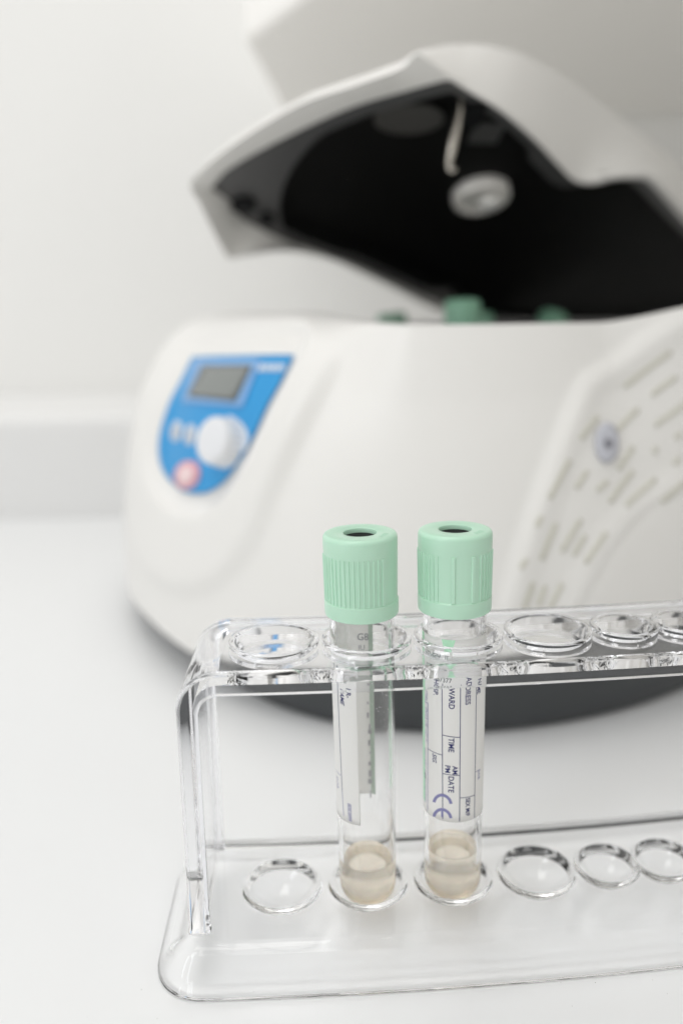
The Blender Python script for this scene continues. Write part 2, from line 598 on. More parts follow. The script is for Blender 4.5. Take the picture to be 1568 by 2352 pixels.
conform_patch('stop_symbol', e_, mat('pink_print', (0.80, 0.62, 0.62), 0.4), stop, 2.2, 4, 0.3)
# arc marks printed round the knob and the unreadably small print by the screen
arc = [(500+78*math.cos(a), 1012-62*math.sin(a)) for a in np.linspace(-0.5, 1.15, 14)]
arc += [(500+66*math.cos(a), 1012-50*math.sin(a)) for a in np.linspace(1.15, -0.5, 14)]
V = [surf(x, y, 1.4)[0] for x, y in arc]
obj('dial_mark', V, [(k, k+1, 26-k, 27-k) for k in range(13)], M['panel_white'], panel)
for k, (x0, x1) in enumerate(((604, 616), (619, 627), (630, 641), (644, 652), (655, 662))):
    conform_patch('panel_print', [(x0, 841), (x1, 841), (x1-7, 857), (x0-7, 857)], M['panel_white'], panel, 1.4, 3, 0.2)
# rotary knob
kp, kn = surf(528, 1020, 1.0)
kn = (kn*0.55+Vector((-0.60, -0.78, 0.30)).normalized()*0.45).normalized()
kroot_m = Matrix.Translation(kp) @ kn.to_track_quat('Z', 'Y').to_matrix().to_4x4()


def rf_knob(a, i):
    return 0.15*math.cos(a*24) if 1 <= i <= 4 else 0


V, Fc = lathe_data([(0, -1), (9.3, -1), (9.1, 1.5), (8.8, 5), (8.5, 7.4), (7.8, 8.2), (5, 8.5), (0, 8.5)], 192, rf=rf_knob)
V = [tuple(kroot_m @ Vector(v)) for v in V]
knob = obj('knob', V, Fc, M['knob'], panel, sharp=40)

# ---- vent slots on the right cheek: thin sheets, recess shade in their colour
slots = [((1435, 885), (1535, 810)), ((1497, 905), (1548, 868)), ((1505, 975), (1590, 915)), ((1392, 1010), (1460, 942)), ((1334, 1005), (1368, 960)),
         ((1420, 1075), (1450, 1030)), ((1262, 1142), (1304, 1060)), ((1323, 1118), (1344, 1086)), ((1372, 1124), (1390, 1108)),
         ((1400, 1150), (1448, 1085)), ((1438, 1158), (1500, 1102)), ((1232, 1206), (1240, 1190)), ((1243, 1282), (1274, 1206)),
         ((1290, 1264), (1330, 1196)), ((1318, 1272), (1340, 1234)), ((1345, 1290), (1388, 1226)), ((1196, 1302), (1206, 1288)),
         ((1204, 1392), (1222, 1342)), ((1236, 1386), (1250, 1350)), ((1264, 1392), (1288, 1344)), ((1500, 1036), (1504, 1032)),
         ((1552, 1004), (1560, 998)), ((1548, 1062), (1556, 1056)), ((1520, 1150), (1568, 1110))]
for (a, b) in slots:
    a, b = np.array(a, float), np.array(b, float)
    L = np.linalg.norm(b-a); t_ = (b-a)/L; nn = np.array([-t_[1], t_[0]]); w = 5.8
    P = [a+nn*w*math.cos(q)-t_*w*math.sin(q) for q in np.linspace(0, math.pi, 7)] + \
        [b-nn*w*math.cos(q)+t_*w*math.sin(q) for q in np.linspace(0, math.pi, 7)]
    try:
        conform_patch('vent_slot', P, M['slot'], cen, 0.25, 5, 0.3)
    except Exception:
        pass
e_ = [(1389+26*math.cos(a), 1018-46*math.sin(a)) for a in np.linspace(0, 2*math.pi, 30, endpoint=False)]
bd = conform_patch('round_badge', e_, M['grey_badge'], cen, 1.0, 5, 0.6)
e_ = [(1389+9*math.cos(a), 1020-11*math.sin(a)) for a in np.linspace(0, 2*math.pi, 16, endpoint=False)]
conform_patch('badge_hole', e_, mat('badge_grey', (0.22, 0.22, 0.25), 0.5), bd, 1.7, 5, 0.3)

# ---- lid (plane of its underside, rising towards the viewer)
az, el = math.radians(172), math.radians(-67)
LN = np.array([math.cos(el)*math.sin(az), math.cos(el)*math.cos(az), math.sin(el)])
LP = CAM+ray(1103, 466)*380
NU = -LN                                            # up, out of the lid's top


def lp(px, py, h=0.0):
    """point on the lid's underside plane, h mm above it"""
    return on_plane(px, py, LP+NU*h, LN)


outer_px = [(437, 425), (467, 388), (519, 344), (608, 285), (704, 233), (815, 196), (918, 159), (945, 133), (962, 124), (1000, 150), (1040, 178), (1076, 203),
            (1150, 247), (1226, 310), (1285, 373), (1322, 409), (1362, 416), (1407, 405), (1458, 402), (1500, 408), (1582, 492),
            (1680, 590), (1790, 680), (1800, 742), (1600, 762), (1250, 766), (1090, 746),
            (1000, 712), (889, 655), (778, 604), (733, 586), (652, 576), (570, 587), (526, 592), (506, 560), (482, 514), (458, 466)]
inner_px = [(487, 433), (505, 408), (526, 388), (593, 348), (704, 292), (815, 244), (926, 211), (990, 193), (1030, 185), (1052, 196), (1078, 212), (1104, 228),
            (1150, 257), (1222, 318), (1281, 381), (1318, 416), (1362, 424), (1407, 413), (1458, 411), (1490, 420), (1566, 503),
            (1664, 600), (1768, 686), (1770, 730), (1590, 750), (1250, 756), (1100, 738),
            (1015, 702), (895, 648), (800, 607), (741, 590), (690, 572), (630, 545), (590, 524), (556, 505), (526, 466), (500, 446)]
def dens(a, per=5):
    return np.array([a[i]+(np.array(a[(i+1) % len(a)])-a[i])*k/per for i in range(len(a)) for k in range(per)])
inner_px = [np.array(p, float) for p in inner_px]; outer_px = [np.array(p, float) for p in outer_px]
OUT, INN = spline(outer_px, 5), spline(inner_px, 5)
NL = len(OUT)
O3 = np.array([lp(p[0], p[1], -11.0*float((1-sstep(600, 740, p[0]))*sstep(425, 520, p[1]))-4.5*float((1-sstep(860, 950, p[0]))*(1-sstep(425, 520, p[1])))) for p in OUT]); I3 = np.array([lp(*p) for p in INN])
# height of the shell wall round the rim: low at the front left, tall along the near right side
ctrl = np.zeros(len(outer_px))
tall = {7: 4, 8: 8, 9: 22, 10: 30, 11: 32, 12: 34, 13: 36, 14: 37, 15: 38, 16: 38, 17: 37, 18: 36, 19: 34, 20: 33, 21: 32, 22: 30, 23: 26, 24: 22, 25: 16, 26: 12}
for i in range(len(outer_px)): ctrl[i] = tall.get(i, 5.0)
H = np.interp(np.arange(NL)/5.0, np.arange(len(ctrl)+1), np.r_[ctrl, ctrl[0]])
# silhouette of the near side: top edge of the wall
sil = {8: (962, 116), 9: (1020, 104), 10: (1075, 101), 11: (1125, 105), 12: (1190, 121), 13: (1270, 160), 14: (1345, 210), 15: (1405, 256), 16: (1455, 296), 17: (1500, 331),
       18: (1545, 368), 19: (1590, 407), 20: (1660, 470), 21: (1790, 580)}
T3 = np.zeros((NL, 3))
cen3 = np.array(lp(1103, 466))
Tc = []
for i, p in enumerate(outer_px):
    if i in sil:
        q = lp(*sil[i], h=ctrl[i])
    else:
        q0 = np.array(lp(*p)); q = q0+NU*ctrl[i]+(cen3-q0)/np.linalg.norm(cen3-q0)*3.0
    Tc.append(q)
T3 = dens(Tc)
# assemble shell: inner lip -> outer lip -> wall top -> dome
rings = [I3+NU*1.2, I3, O3*0.5+I3*0.5-NU*0.6, O3, O3+(T3-O3)*0.12, O3+(T3-O3)*0.5, T3-(T3-O3)*0.08]
apex = cen3+NU*46
for s in (0.0, 0.03, 0.12, 0.25, 0.42, 0.6, 0.8):
    base_ = T3
    lift = 1-(1-s)**2
    ring = base_*(1-s)+(cen3+NU*0)*s
    hh = (T3-cen3) @ NU
    ring = T3+(cen3-T3)*s
    cur = (ring-cen3) @ NU
    tgt = hh*(1-lift)+46*lift
    ring = ring+np.outer(tgt-cur, NU)
    rings.append(ring)
V = np.vstack(rings); nr = len(rings)
Fc = [(j*NL+k, j*NL+(k+1) % NL, (j+1)*NL+(k+1) % NL, (j+1)*NL+k) for j in range(nr-1) for k in range(NL)]
V = np.vstack([V, [apex]]); Fc += [((nr-1)*NL+k, (nr-1)*NL+(k+1) % NL, len(V)-1) for k in range(NL)]
lid = obj('lid', V, Fc, M['white'], cen, sharp=48)
# liner: flat dark underside with a dish, stretched right and back to carry their shade
L1 = np.cross(NU, [0, 0, 1.0]); L1 /= np.linalg.norm(L1); L2 = np.cross(NU, L1)
NLs = 8
V, Fc = [], []
ang_i = np.arctan2((I3-cen3) @ L2, (I3-cen3) @ L1)
rad_i = np.hypot((I3-cen3) @ L2, (I3-cen3) @ L1)
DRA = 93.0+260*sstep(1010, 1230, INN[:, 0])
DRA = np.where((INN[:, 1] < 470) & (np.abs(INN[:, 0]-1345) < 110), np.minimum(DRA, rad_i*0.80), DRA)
V += list(I3+NU*0.8)
dish_rim = [cen3+NU*2.0+(L1*math.cos(a)+L2*math.sin(a))*min(D_, r*0.93-2) for a, r, D_ in zip(ang_i, rad_i, DRA)]
V += [p-NU*1.2 for p in dish_rim]
Fc = [(k, (k+1) % NL, NL+(k+1) % NL, NL+k) for k in range(NL)]
liner = obj('lid_liner', V, Fc, M['liner'], lid, sharp=50)
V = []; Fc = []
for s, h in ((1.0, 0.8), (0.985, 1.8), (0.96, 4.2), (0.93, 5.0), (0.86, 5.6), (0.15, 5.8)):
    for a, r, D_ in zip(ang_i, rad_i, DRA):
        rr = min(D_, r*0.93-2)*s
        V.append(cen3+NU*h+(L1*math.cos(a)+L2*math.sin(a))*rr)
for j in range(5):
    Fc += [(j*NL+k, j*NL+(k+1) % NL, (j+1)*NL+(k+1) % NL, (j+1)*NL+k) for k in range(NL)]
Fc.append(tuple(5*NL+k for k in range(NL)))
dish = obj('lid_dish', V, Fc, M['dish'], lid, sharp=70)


def lid_lathe(name, profile, px, py, material, parent, seg=64):
    c = np.array(lp(px, py))
    V, Fc = lathe_data(profile, seg)
    V = [tuple(c+L1*v[0]+L2*v[1]+NU*v[2]) for v in V]
    return obj(name, V, Fc, material, parent, sharp=40)


port = lid_lathe('view_port', [(0, 5.7), (13.2, 5.7), (13.2, 2.0), (12.4, 0.9), (10.6, 0.6), (9.8, 1.2), (9.2, 1.8), (0, 2.0)], 1106, 466, M['cream'], lid)
lid_lathe('port_button', [(0, 3), (4.6, 3), (4.4, 0.4), (3.2, -0.6), (0, -0.8)], 1124, 474, mat('port_white', (0.9, 0.9, 0.88), 0.2), port)
for (x, y, r) in ((560, 470, 5.5), (612, 500, 3.6)):
    lid_lathe('bumper', [(0, 3), (r, 3), (r, -1.5), (r*0.8, -2.5), (0, -2.6)], x, y, M['rubber'], lid, 32)
# oval mark moulded into the liner
V, Fc = lathe_data([(0, 2.2), (11.0, 2.2), (11.0, 1.2), (9.6, 1.0), (9.6, 1.5), (0, 1.5)], 48)
c = np.array(lp(940, 283))
V = [tuple(c+L1*v[0]*1.25+L2*v[1]*0.8+NU*v[2]) for v in V]
obj('oval_mark', V, Fc, mat('liner_mark', (0.05, 0.048, 0.045), 0.5), liner, sharp=40)
c = np.array(lp(1118, 312))
V = [tuple(c+L1*x*6+L2*y*6+NU*z) for z in (2.2, 0.6) for x, y in ((-1, -1), (1, -1), (1, 1), (-1, 1))]
obj('label_plate', V, [(0, 1, 2, 3), (4, 5, 6, 7), (0, 1, 5, 4), (1, 2, 6, 5), (2, 3, 7, 6), (3, 0, 4, 7)], mat('liner_plate', (0.05, 0.05, 0.05), 0.4), liner, smooth=False)
# latch: black housing and hanging steel hook
c = np.array(lp(1084, 262))
V = [tuple(c+L1*x*4.0+L2*y*6+NU*z) for z in (2.0, -1.5) for x, y in ((-1, -1), (1, -1), (1, 1), (-1, 1))]
obj('latch_housing', V, [(0, 1, 2, 3), (4, 5, 6, 7), (0, 1, 5, 4), (1, 2, 6, 5), (2, 3, 7, 6), (3, 0, 4, 7)], M['rubber'], lid, smooth=False)
p0 = np.array(lp(1054, 240, -1))
hook = []
for (x, y) in ((1058, 222), (1054, 262), (1046, 300), (1038, 335), (1032, 365), (1031, 385), (1037, 393), (1046, 388)):
    dd = ray(x, y)
    hook.append(CAM+dd*(((p0-CAM) @ FW)/(dd @ FW)))
V, Fc = tube_path(spline(hook, 4, closed=False), [0.8+1.0*math.sin(math.pi*min(1, k/22))**2 for k in range(29)], 12)
obj('latch_hook', V, Fc, M['steel'], lid)

# ------------------------------------------------------------ rotor tubes inside the chamber
V, Fc = lathe_data([(0, 60), (14, 60), (14, 112), (40, 118), (62, 104), (64, 108), (40, 123), (12, 124), (0, 124)], 64, (90, 250, 0))
obj('rotor', V, Fc, M['liner'], cen, sharp=40)


def rotor_tube(loc, tilt, top, label):
    r = empty('blood_tube', (loc[0]*MM, loc[1]*MM, 78*MM), label=label, cat='test tube',
              group='green capped tubes in the centrifuge')
    v = Vector((loc[0]-90, loc[1]-250, 0)).normalized()
    V, Fc = lathe_data([(0, 0), (4, 0.8), (6.4, 4), (6.8, 8), (6.8, top-78-16), (5.8, top-78-16), (5.6, 8), (0, 5)], 32)
    obj('tube_body', V, Fc, M['clear'], r, sharp=40)
    h = top-78
    V, Fc = lathe_data([(6.9, h-19), (8, h-19), (8, h-2), (7.2, h-0.6), (6, h), (3.6, h), (3.4, h-2), (0, h-2)], 48)
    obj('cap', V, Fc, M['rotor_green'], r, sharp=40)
    ax = Vector((-v.y, v.x, 0))
    r.rotation_euler = Matrix.Rotation(math.radians(tilt), 4, ax).to_euler()
    return r


rotor_tube((78, 206), 4, 146.5, 'green capped tube in the centrifuge chamber, brightest and leftmost before the black lid')
rotor_tube((96, 262), 0, 141, 'green capped tube in the centrifuge, mostly hidden just right of the brightest cap')
rotor_tube((120, 268), 22, 145, 'dark green capped tube in the centrifuge chamber, rightmost before the black lid')
rotor_tube((57, 266), 5, 141.3, 'green cap barely peeking over the left corner of the centrifuge opening')

# ------------------------------------------------------------ acrylic rack
KB = 0.0005


def bend(o):
    for v in o.data.vertices:
        x = v.co.x/MM
        v.co.y += KB*x*x*MM


def shade_keep_flat(o):
    """curved faces smooth, plane faces flat, hard corners kept"""
    me = o.data
    bm = bmesh.new(); bm.from_mesh(me)
    bmesh.ops.remove_doubles(bm, verts=bm.verts, dist=2e-6)
    bmesh.ops.dissolve_degenerate(bm, edges=bm.edges, dist=1e-6)
    for x_ in range(-18, 136, 4):        # cross cuts, so that the later bend keeps every face plane
        bmesh.ops.bisect_plane(bm, geom=bm.verts[:]+bm.edges[:]+bm.faces[:], dist=1e-7, plane_co=((x_+0.37)*MM, 0, 0), plane_no=(1, 0, 0))
    bmesh.ops.triangulate(bm, faces=[f for f in bm.faces if len(f.verts) > 4])
    bm.normal_update()
    for f in bm.faces: f.smooth = max(abs(c) for c in f.normal) < 0.9995
    for e_ in bm.edges:
        if len(e_.link_faces) == 2:
            a, b = e_.link_faces
            e_.smooth = a.smooth and b.smooth and a.normal.angle(b.normal, 0) < math.radians(30)
    bm.to_mesh(me); bm.free()


rack = empty('tube_rack', (0, 0, 0), label='clear acrylic test tube rack on the white counter, holding two tubes',
             cat='test tube rack')
HX = [0, 20.2, 40.4, 60.6, 78.1, 92.5, 107.0]
BIG = [True]*4+[False]*3
ZT, TP, HB, DD = 70.35, 5.4, 9.2, 15.7
XE = 122.0
# bent frame (top shelf and both legs in one piece)
outer, inner = [], []
NA = 16
xo, Ro, Ri = -19.4, 8.6, 4.3
tl = 4.4
z0 = HB+0.04
ls = [(z0, 0.9), (z0+2.2, 0.0), (30, 0), (ZT-Ro, 0)]
for z, f_ in ls: outer.append((xo-f_*0.6, z)); inner.append((xo+tl+f_*0.4+0.0, z if z < 40 else ZT-TP-Ri))
for k in range(1, NA+1):
    a = math.pi/2*k/NA
    outer.append((xo+Ro-Ro*math.cos(a), ZT-Ro+Ro*math.sin(a)))
    inner.append((xo+tl+Ri-Ri*math.cos(a), ZT-TP-Ri+Ri*math.sin(a)))
for x in np.linspace(-8, XE-12, 24): outer.append((x, ZT)); inner.append((x, ZT-TP))
xr = XE
for k in range(0, NA+1):
    a = math.pi/2*(1-k/NA)
    outer.append((xr-Ro+Ro*math.cos(a), ZT-Ro+Ro*math.sin(a)))
    inner.append((xr-tl-Ri+Ri*math.cos(a), ZT-TP-Ri+Ri*math.sin(a)))
outer.append((xr, z0)); inner.append((xr-tl, z0))
n = len(outer)
V = [(x, -DD, z) for x, z in outer]+[(x, -DD, z) for x, z in inner]+[(x, DD, z) for x, z in outer]+[(x, DD, z) for x, z in inner]
Fc = []
for k in range(n-1):
    Fc += [(k, k+1, n+k+1, n+k), (2*n+k, 2*n+k+1, 3*n+k+1, 3*n+k), (k, k+1, 2*n+k+1, 2*n+k), (n+k, n+k+1, 3*n+k+1, 3*n+k)]
Fc += [(0, n, 3*n, 2*n), (n-1, 2*n-1, 4*n-1, 3*n-1)]
frame = obj('shelf_frame', V, Fc, M['acrylic'], None, smooth=False)
md = frame.modifiers.new('bev', 'BEVEL'); md.width = 0.9*MM; md.segments = 4; md.limit_method = 'ANGLE'; md.angle_limit = math.radians(40)
apply_mods(frame)
collars, cuts = [], []
for x, b in zip(HX, BIG):
    ri, ro = (8.4, 9.8) if b else (5.95, 7.6)
    V, Fc = lathe_data(fillet([(0, ZT-4.3), (ro, ZT-4.3), (ro, ZT+0.75), (ri-0.3, ZT+0.75), (0, ZT+0.75)], [0, 0, 0.45, 0, 0], 4), 96, (x, 0, 0))
    collars.append(temp('collar', V, Fc))
    V, Fc = lathe_data([(0, ZT-TP-3), (ri-0.25, ZT-TP-3), (ri-0.25, ZT-1.9), (ri, ZT-0.5), (ri+0.1, ZT+0.35), (ri+0.5, ZT+0.85), (ri+0.5, ZT+3), (0, ZT+3)], 96, (x, 0, 0))
    cuts.append(temp('cut', V, Fc))
# the shelf is a thin plate with a lip along front and back: hollow it from below
PT, LT = 3.3, 1.9
o2, i2 = [], []
o2.append((xo+PT, z0-3)); i2.append((xo+tl+4, z0-3))
for k in range(0, NA+1):
    a = math.pi/2*k/NA; r_ = Ro-PT
    o2.append((xo+PT+r_-r_*math.cos(a), ZT-Ro+r_*math.sin(a))); i2.append((xo+tl+4+1.0-1.0*math.cos(a), ZT-TP-6+math.sin(a)))
for k in range(0, NA+1):
    a = math.pi/2*(1-k/NA); r_ = Ro-PT
    o2.append((xr-PT-r_+r_*math.cos(a), ZT-Ro+r_*math.sin(a))); i2.append((xr-tl-4-1.0+1.0*math.cos(a), ZT-TP-6+math.sin(a)))
o2.append((xr-PT, z0-3)); i2.append((xr-tl-4, z0-3))
n = len(o2); yy = DD-LT
V = [(x, -yy, z) for x, z in o2]+[(x, -yy, z) for x, z in i2]+[(x, yy, z) for x, z in o2]+[(x, yy, z) for x, z in i2]
Fc = []
for k in range(n-1):
    Fc += [(k, k+1, n+k+1, n+k), (2*n+k, 2*n+k+1, 3*n+k+1, 3*n+k), (k, k+1, 2*n+k+1, 2*n+k), (n+k, n+k+1, 3*n+k+1, 3*n+k)]
Fc += [(0, n, 3*n, 2*n), (n-1, 2*n-1, 4*n-1, 3*n-1)]
boolean(frame, [temp('hollow', V, Fc)], 'DIFFERENCE')
boolean(frame, collars, 'UNION')
boolean(frame, cuts, 'DIFFERENCE')
shade_keep_flat(frame)
bend(frame)
frame.parent = rack


def rrect(x0, x1, hy, r, n_=10):
    pts = []
    for cx_, cy_, a0 in ((x1-r, hy-r, 0), (x0+r, hy-r, 90), (x0+r, -hy+r, 180), (x1-r, -hy+r, 270)):
        for k in range(n_+1):
            a = math.radians(a0+90*k/n_)
            pts.append((cx_+r*math.cos(a), cy_+r*math.sin(a)))
    return pts


# base tray: sloping skirt, flat top
def tray_ring(s, z, off):
    """s 0 at the foot, 1 at the crease; off = inward offset"""
    x0 = -27.2+(27.2-21.6)*s+off; x1 = 137-(137-129)*s-off
    hy = 23.8+(19.1-23.8)*s-off; r = 11.0+(5.0-11.0)*s-off*0.8
    return [(x, y, z) for x, y in rrect(x0, x1, hy, max(r, 1.5), 12)]


RG = []
for s, z, off in [(0.0, 0.05, 0.5), (0.0, 0.3, 0.12), (0.02, 0.9, 0.0), (0.12, 1.7, 0.0), (0.25, 3.2, 0.0), (0.45, 5.4, 0), (0.70, 7.2, 0), (0.84, 8.15, 0.1), (0.94, 8.72, 0.45), (1.0, 9.02, 0.95), (1.0, 9.16, 1.6), (1.0, HB, 2.3)]:
    RG.append(tray_ring(s, z, off))
IN = []
for s, z, off in [(0.0, 0.05, 1.2), (0.02, 0.5, 1.6), (0.45, 4.2, 1.9), (0.8, 6.4, 1.9), (1.0, 7.1, 2.6), (1.0, 7.2, 3.6)]:
    IN.append(tray_ring(s, z, off))
m_ = len(RG[0])
V = [v for r in RG for v in r]+[v for r in IN for v in r]
Fc = []
for j in range(len(RG)-1):
    Fc += [(j*m_+k, j*m_+(k+1) % m_, (j+1)*m_+(k+1) % m_, (j+1)*m_+k) for k in range(m_)]
b0 = len(RG)*m_
for j in range(len(IN)-1):
    Fc += [(b0+j*m_+k, b0+j*m_+(k+1) % m_, b0+(j+1)*m_+(k+1) % m_, b0+(j+1)*m_+k) for k in range(m_)]
Fc += [(k, (k+1) % m_, b0+(k+1) % m_, b0+k) for k in range(m_)]
Fc.append(tuple(range((len(RG)-1)*m_, len(RG)*m_)))
Fc.append(tuple(range(b0+(len(IN)-1)*m_, b0+len(IN)*m_)))
tray = obj('base_tray', V, Fc, M['thin_acrylic'], None, smooth=False)
adds, cuts = [], []
for x, b in zip(HX, BIG):
    a, h = (8.0, 4.4) if b else (6.5, 3.9)
    R = (a*a+h*h)/(2*h); zc_ = HB-h+R
    ao = a+1.5
    Ro_ = R+1.5
    prof = [(0, zc_-Ro_)]
    amax = math.asin(min(1, ao/Ro_))
    for k in range(1, 9):
        q = amax*k/8
        prof.append((Ro_*math.sin(q), zc_-Ro_*math.cos(q)))
    prof += [(ao, HB-0.3), (ao-0.1, HB+0.45), (ao-0.5, HB+0.8), (0, HB+0.8)]
    V, Fc = lathe_data(prof, 80, (x, 0, 0)); adds.append(temp('cup', V, Fc))
    prof = [(0, HB-h)]
    am = math.asin(a/R)
    for k in range(1, 13):
        q = am*k/12
        prof.append((R*math.sin(q), zc_-R*math.cos(q)))
    prof += [(a+0.25, HB+0.4), (a+0.7, HB+0.75), (a+0.9, HB+2), (0, HB+2)]
    V, Fc = lathe_data(prof, 80, (x, 0, 0)); cuts.append(temp('cupcut', V, Fc))
boolean(tray, adds, 'UNION')
boolean(tray, cuts, 'DIFFERENCE')
shade_keep_flat(tray)
bend(tray)
tray.parent = rack

# ------------------------------------------------------------ tubes in the rack
RT_, RB_ = 7.0, 6.6         # outer radius at top and bottom
TL = 76.0


def r_out(z): return RB_+(RT_-RB_)*min(max(z/TL, 0), 1)


def wrap(psi, z, off):
    r = r_out(z)+off
    a = math.radians(psi)
    return (r*math.sin(a), -r*math.cos(a), z)


def patch(name, psi0, psi1, z0_, z1_, material, parent, off=0.06, top=None, thick=0.05, corner=0.0):
    nx = max(2, int(abs(psi1-psi0)/3)); nz = max(2, int((z1_-z0_)/2.0))
    V, Fc = [], []
    for j in range(nz+1):
        for i in range(nx+1):
            p = psi0+(psi1-psi0)*i/nx
            zt = top(p) if top else z1_
            zb = z0_
            z = zb+(zt-zb)*j/nz
            V.append(wrap(p, z, off))
    for j in range(nz):
        for i in range(nx):
            a = j*(nx+1)+i
            Fc.append((a, a+1, a+nx+2, a+nx+1))
    o = obj(name, V, Fc, material, parent)
    if thick:
        md = o.modifiers.new('t', 'SOLIDIFY'); md.thickness = thick*MM; md.offset = 0
    return o


def line(parent, p0, p1, w, material, off=0.12, name='ruled_line'):
    """ruled line between two (psi, z) points, w in mm"""
    (a0, z0_), (a1, z1_) = p0, p1
    n_ = 24
    V, Fc = [], []
    R = 6.8
    dx, dz = math.radians(a1-a0)*R, z1_-z0_
    L = math.hypot(dx, dz); nx_, nz_ = -dz/L*w/2, dx/L*w/2
    for k in range(n_+1):
        t = k/n_
        a, z = a0+(a1-a0)*t, z0_+(z1_-z0_)*t
        V.append(wrap(a+math.degrees(nx_/R), z+nz_, off)); V.append(wrap(a-math.degrees(nx_/R), z-nz_, off))
    Fc = [(2*k, 2*k+1, 2*k+3, 2*k+2) for k in range(n_)]
    return obj(name, V, Fc, material, parent)


def text(s, size, psi, z, parent, material, rot=-90, off=0.12, shear=0.0, sx=1.0, mirror=False, bold=0.0, name='lettering'):
    """lettering bent round the tube; (psi, z) is where the first letter starts, centred on the line height"""
    cu = bpy.data.curves.new('t', 'FONT'); cu.body = s; cu.size = size; cu.shear = shear
    cu.align_x = 'LEFT'; cu.align_y = 'CENTER'; cu.resolution_u = 3; cu.offset = bold
    to = bpy.data.objects.new('t', cu); COL.objects.link(to)
    bpy.context.view_layer.update()
    me = bpy.data.meshes.new_from_object(to.evaluated_get(bpy.context.evaluated_depsgraph_get()))
    bpy.data.objects.remove(to)
    ca, sa = math.cos(math.radians(rot)), math.sin(math.radians(rot))
    R = 6.8
    for v in me.vertices:
        x, y = v.co.x*sx*(-1 if mirror else 1), v.co.y
        X, Z = x*ca-y*sa, x*sa+y*ca
        v.co = Vector(wrap(psi+math.degrees(X/R), z+Z, off))*MM
    me.materials.clear(); me.name = name
    return link(name, me, material, parent, smooth=False)


def make_tube(name, base, top, label, psi0, liquid_z):
    """base, top: axis points in mm (world); psi0 turns the label"""
    r = empty(name, (base[0]*MM, base[1]*MM, base[2]*MM), label=label, cat='test tube', group='green capped tubes standing in the rack')
    ax = (Vector(top)-Vector(base)).normalized()
    q = Vector((0, 0, 1)).rotation_difference(ax)
    r.rotation_euler = (q.to_matrix().to_4x4() @ Matrix.Rotation(math.radians(psi0), 4, 'Z')).to_euler()
    # glass-clear body
    prof = [(0, 0)]
    for k in range(1, 11):
        a = math.pi/2*k/10; prof.append((RB_*math.sin(a), 5.2-5.2*math.cos(a)))
    prof += [(r_out(z), z) for z in (9, 16, 24, 32, 40, 48, 56, 64, 70, 74, 75.6)]
    prof += [(RT_, TL), (RT_-0.3, TL+0.3), (RT_-0.9, TL+0.3), (RT_-1.0, TL)]
    prof += [(r_out(z)-1.0, z) for z in (75.6, 74, 70, 64, 56, 48, 40, 32, 24, 16, 9)]
    ri = RB_-1.0
    for k in range(10, 0, -1):
        a = math.pi/2*k/10; prof.append((ri*math.sin(a), 5.2-4.2*math.cos(a)))
    prof.append((0, 1.0))
    V, Fc = lathe_data(prof, 128)
    obj('tube_body', V, Fc, M['clear'], r, sharp=50)
    # gel
    ri += 0.04
    prof = [(0, 0.96)]
    for k in range(1, 11):
        a = math.pi/2*k/10; prof.append((ri*math.sin(a), 5.2-4.24*math.cos(a)))
    prof += [(ri+0.02, liquid_z-0.5), (ri+0.03, liquid_z+0.35), (ri-0.35, liquid_z+0.02), (ri-1.2, liquid_z-0.12), (0, liquid_z-0.18)]
    V, Fc = lathe_data(prof, 128)
    obj('gel', V, Fc, M['liquid'], r, sharp=60)
    return r


CZ0, CZ1 = 71.8, 89.7      # cap from bottom edge to top, local


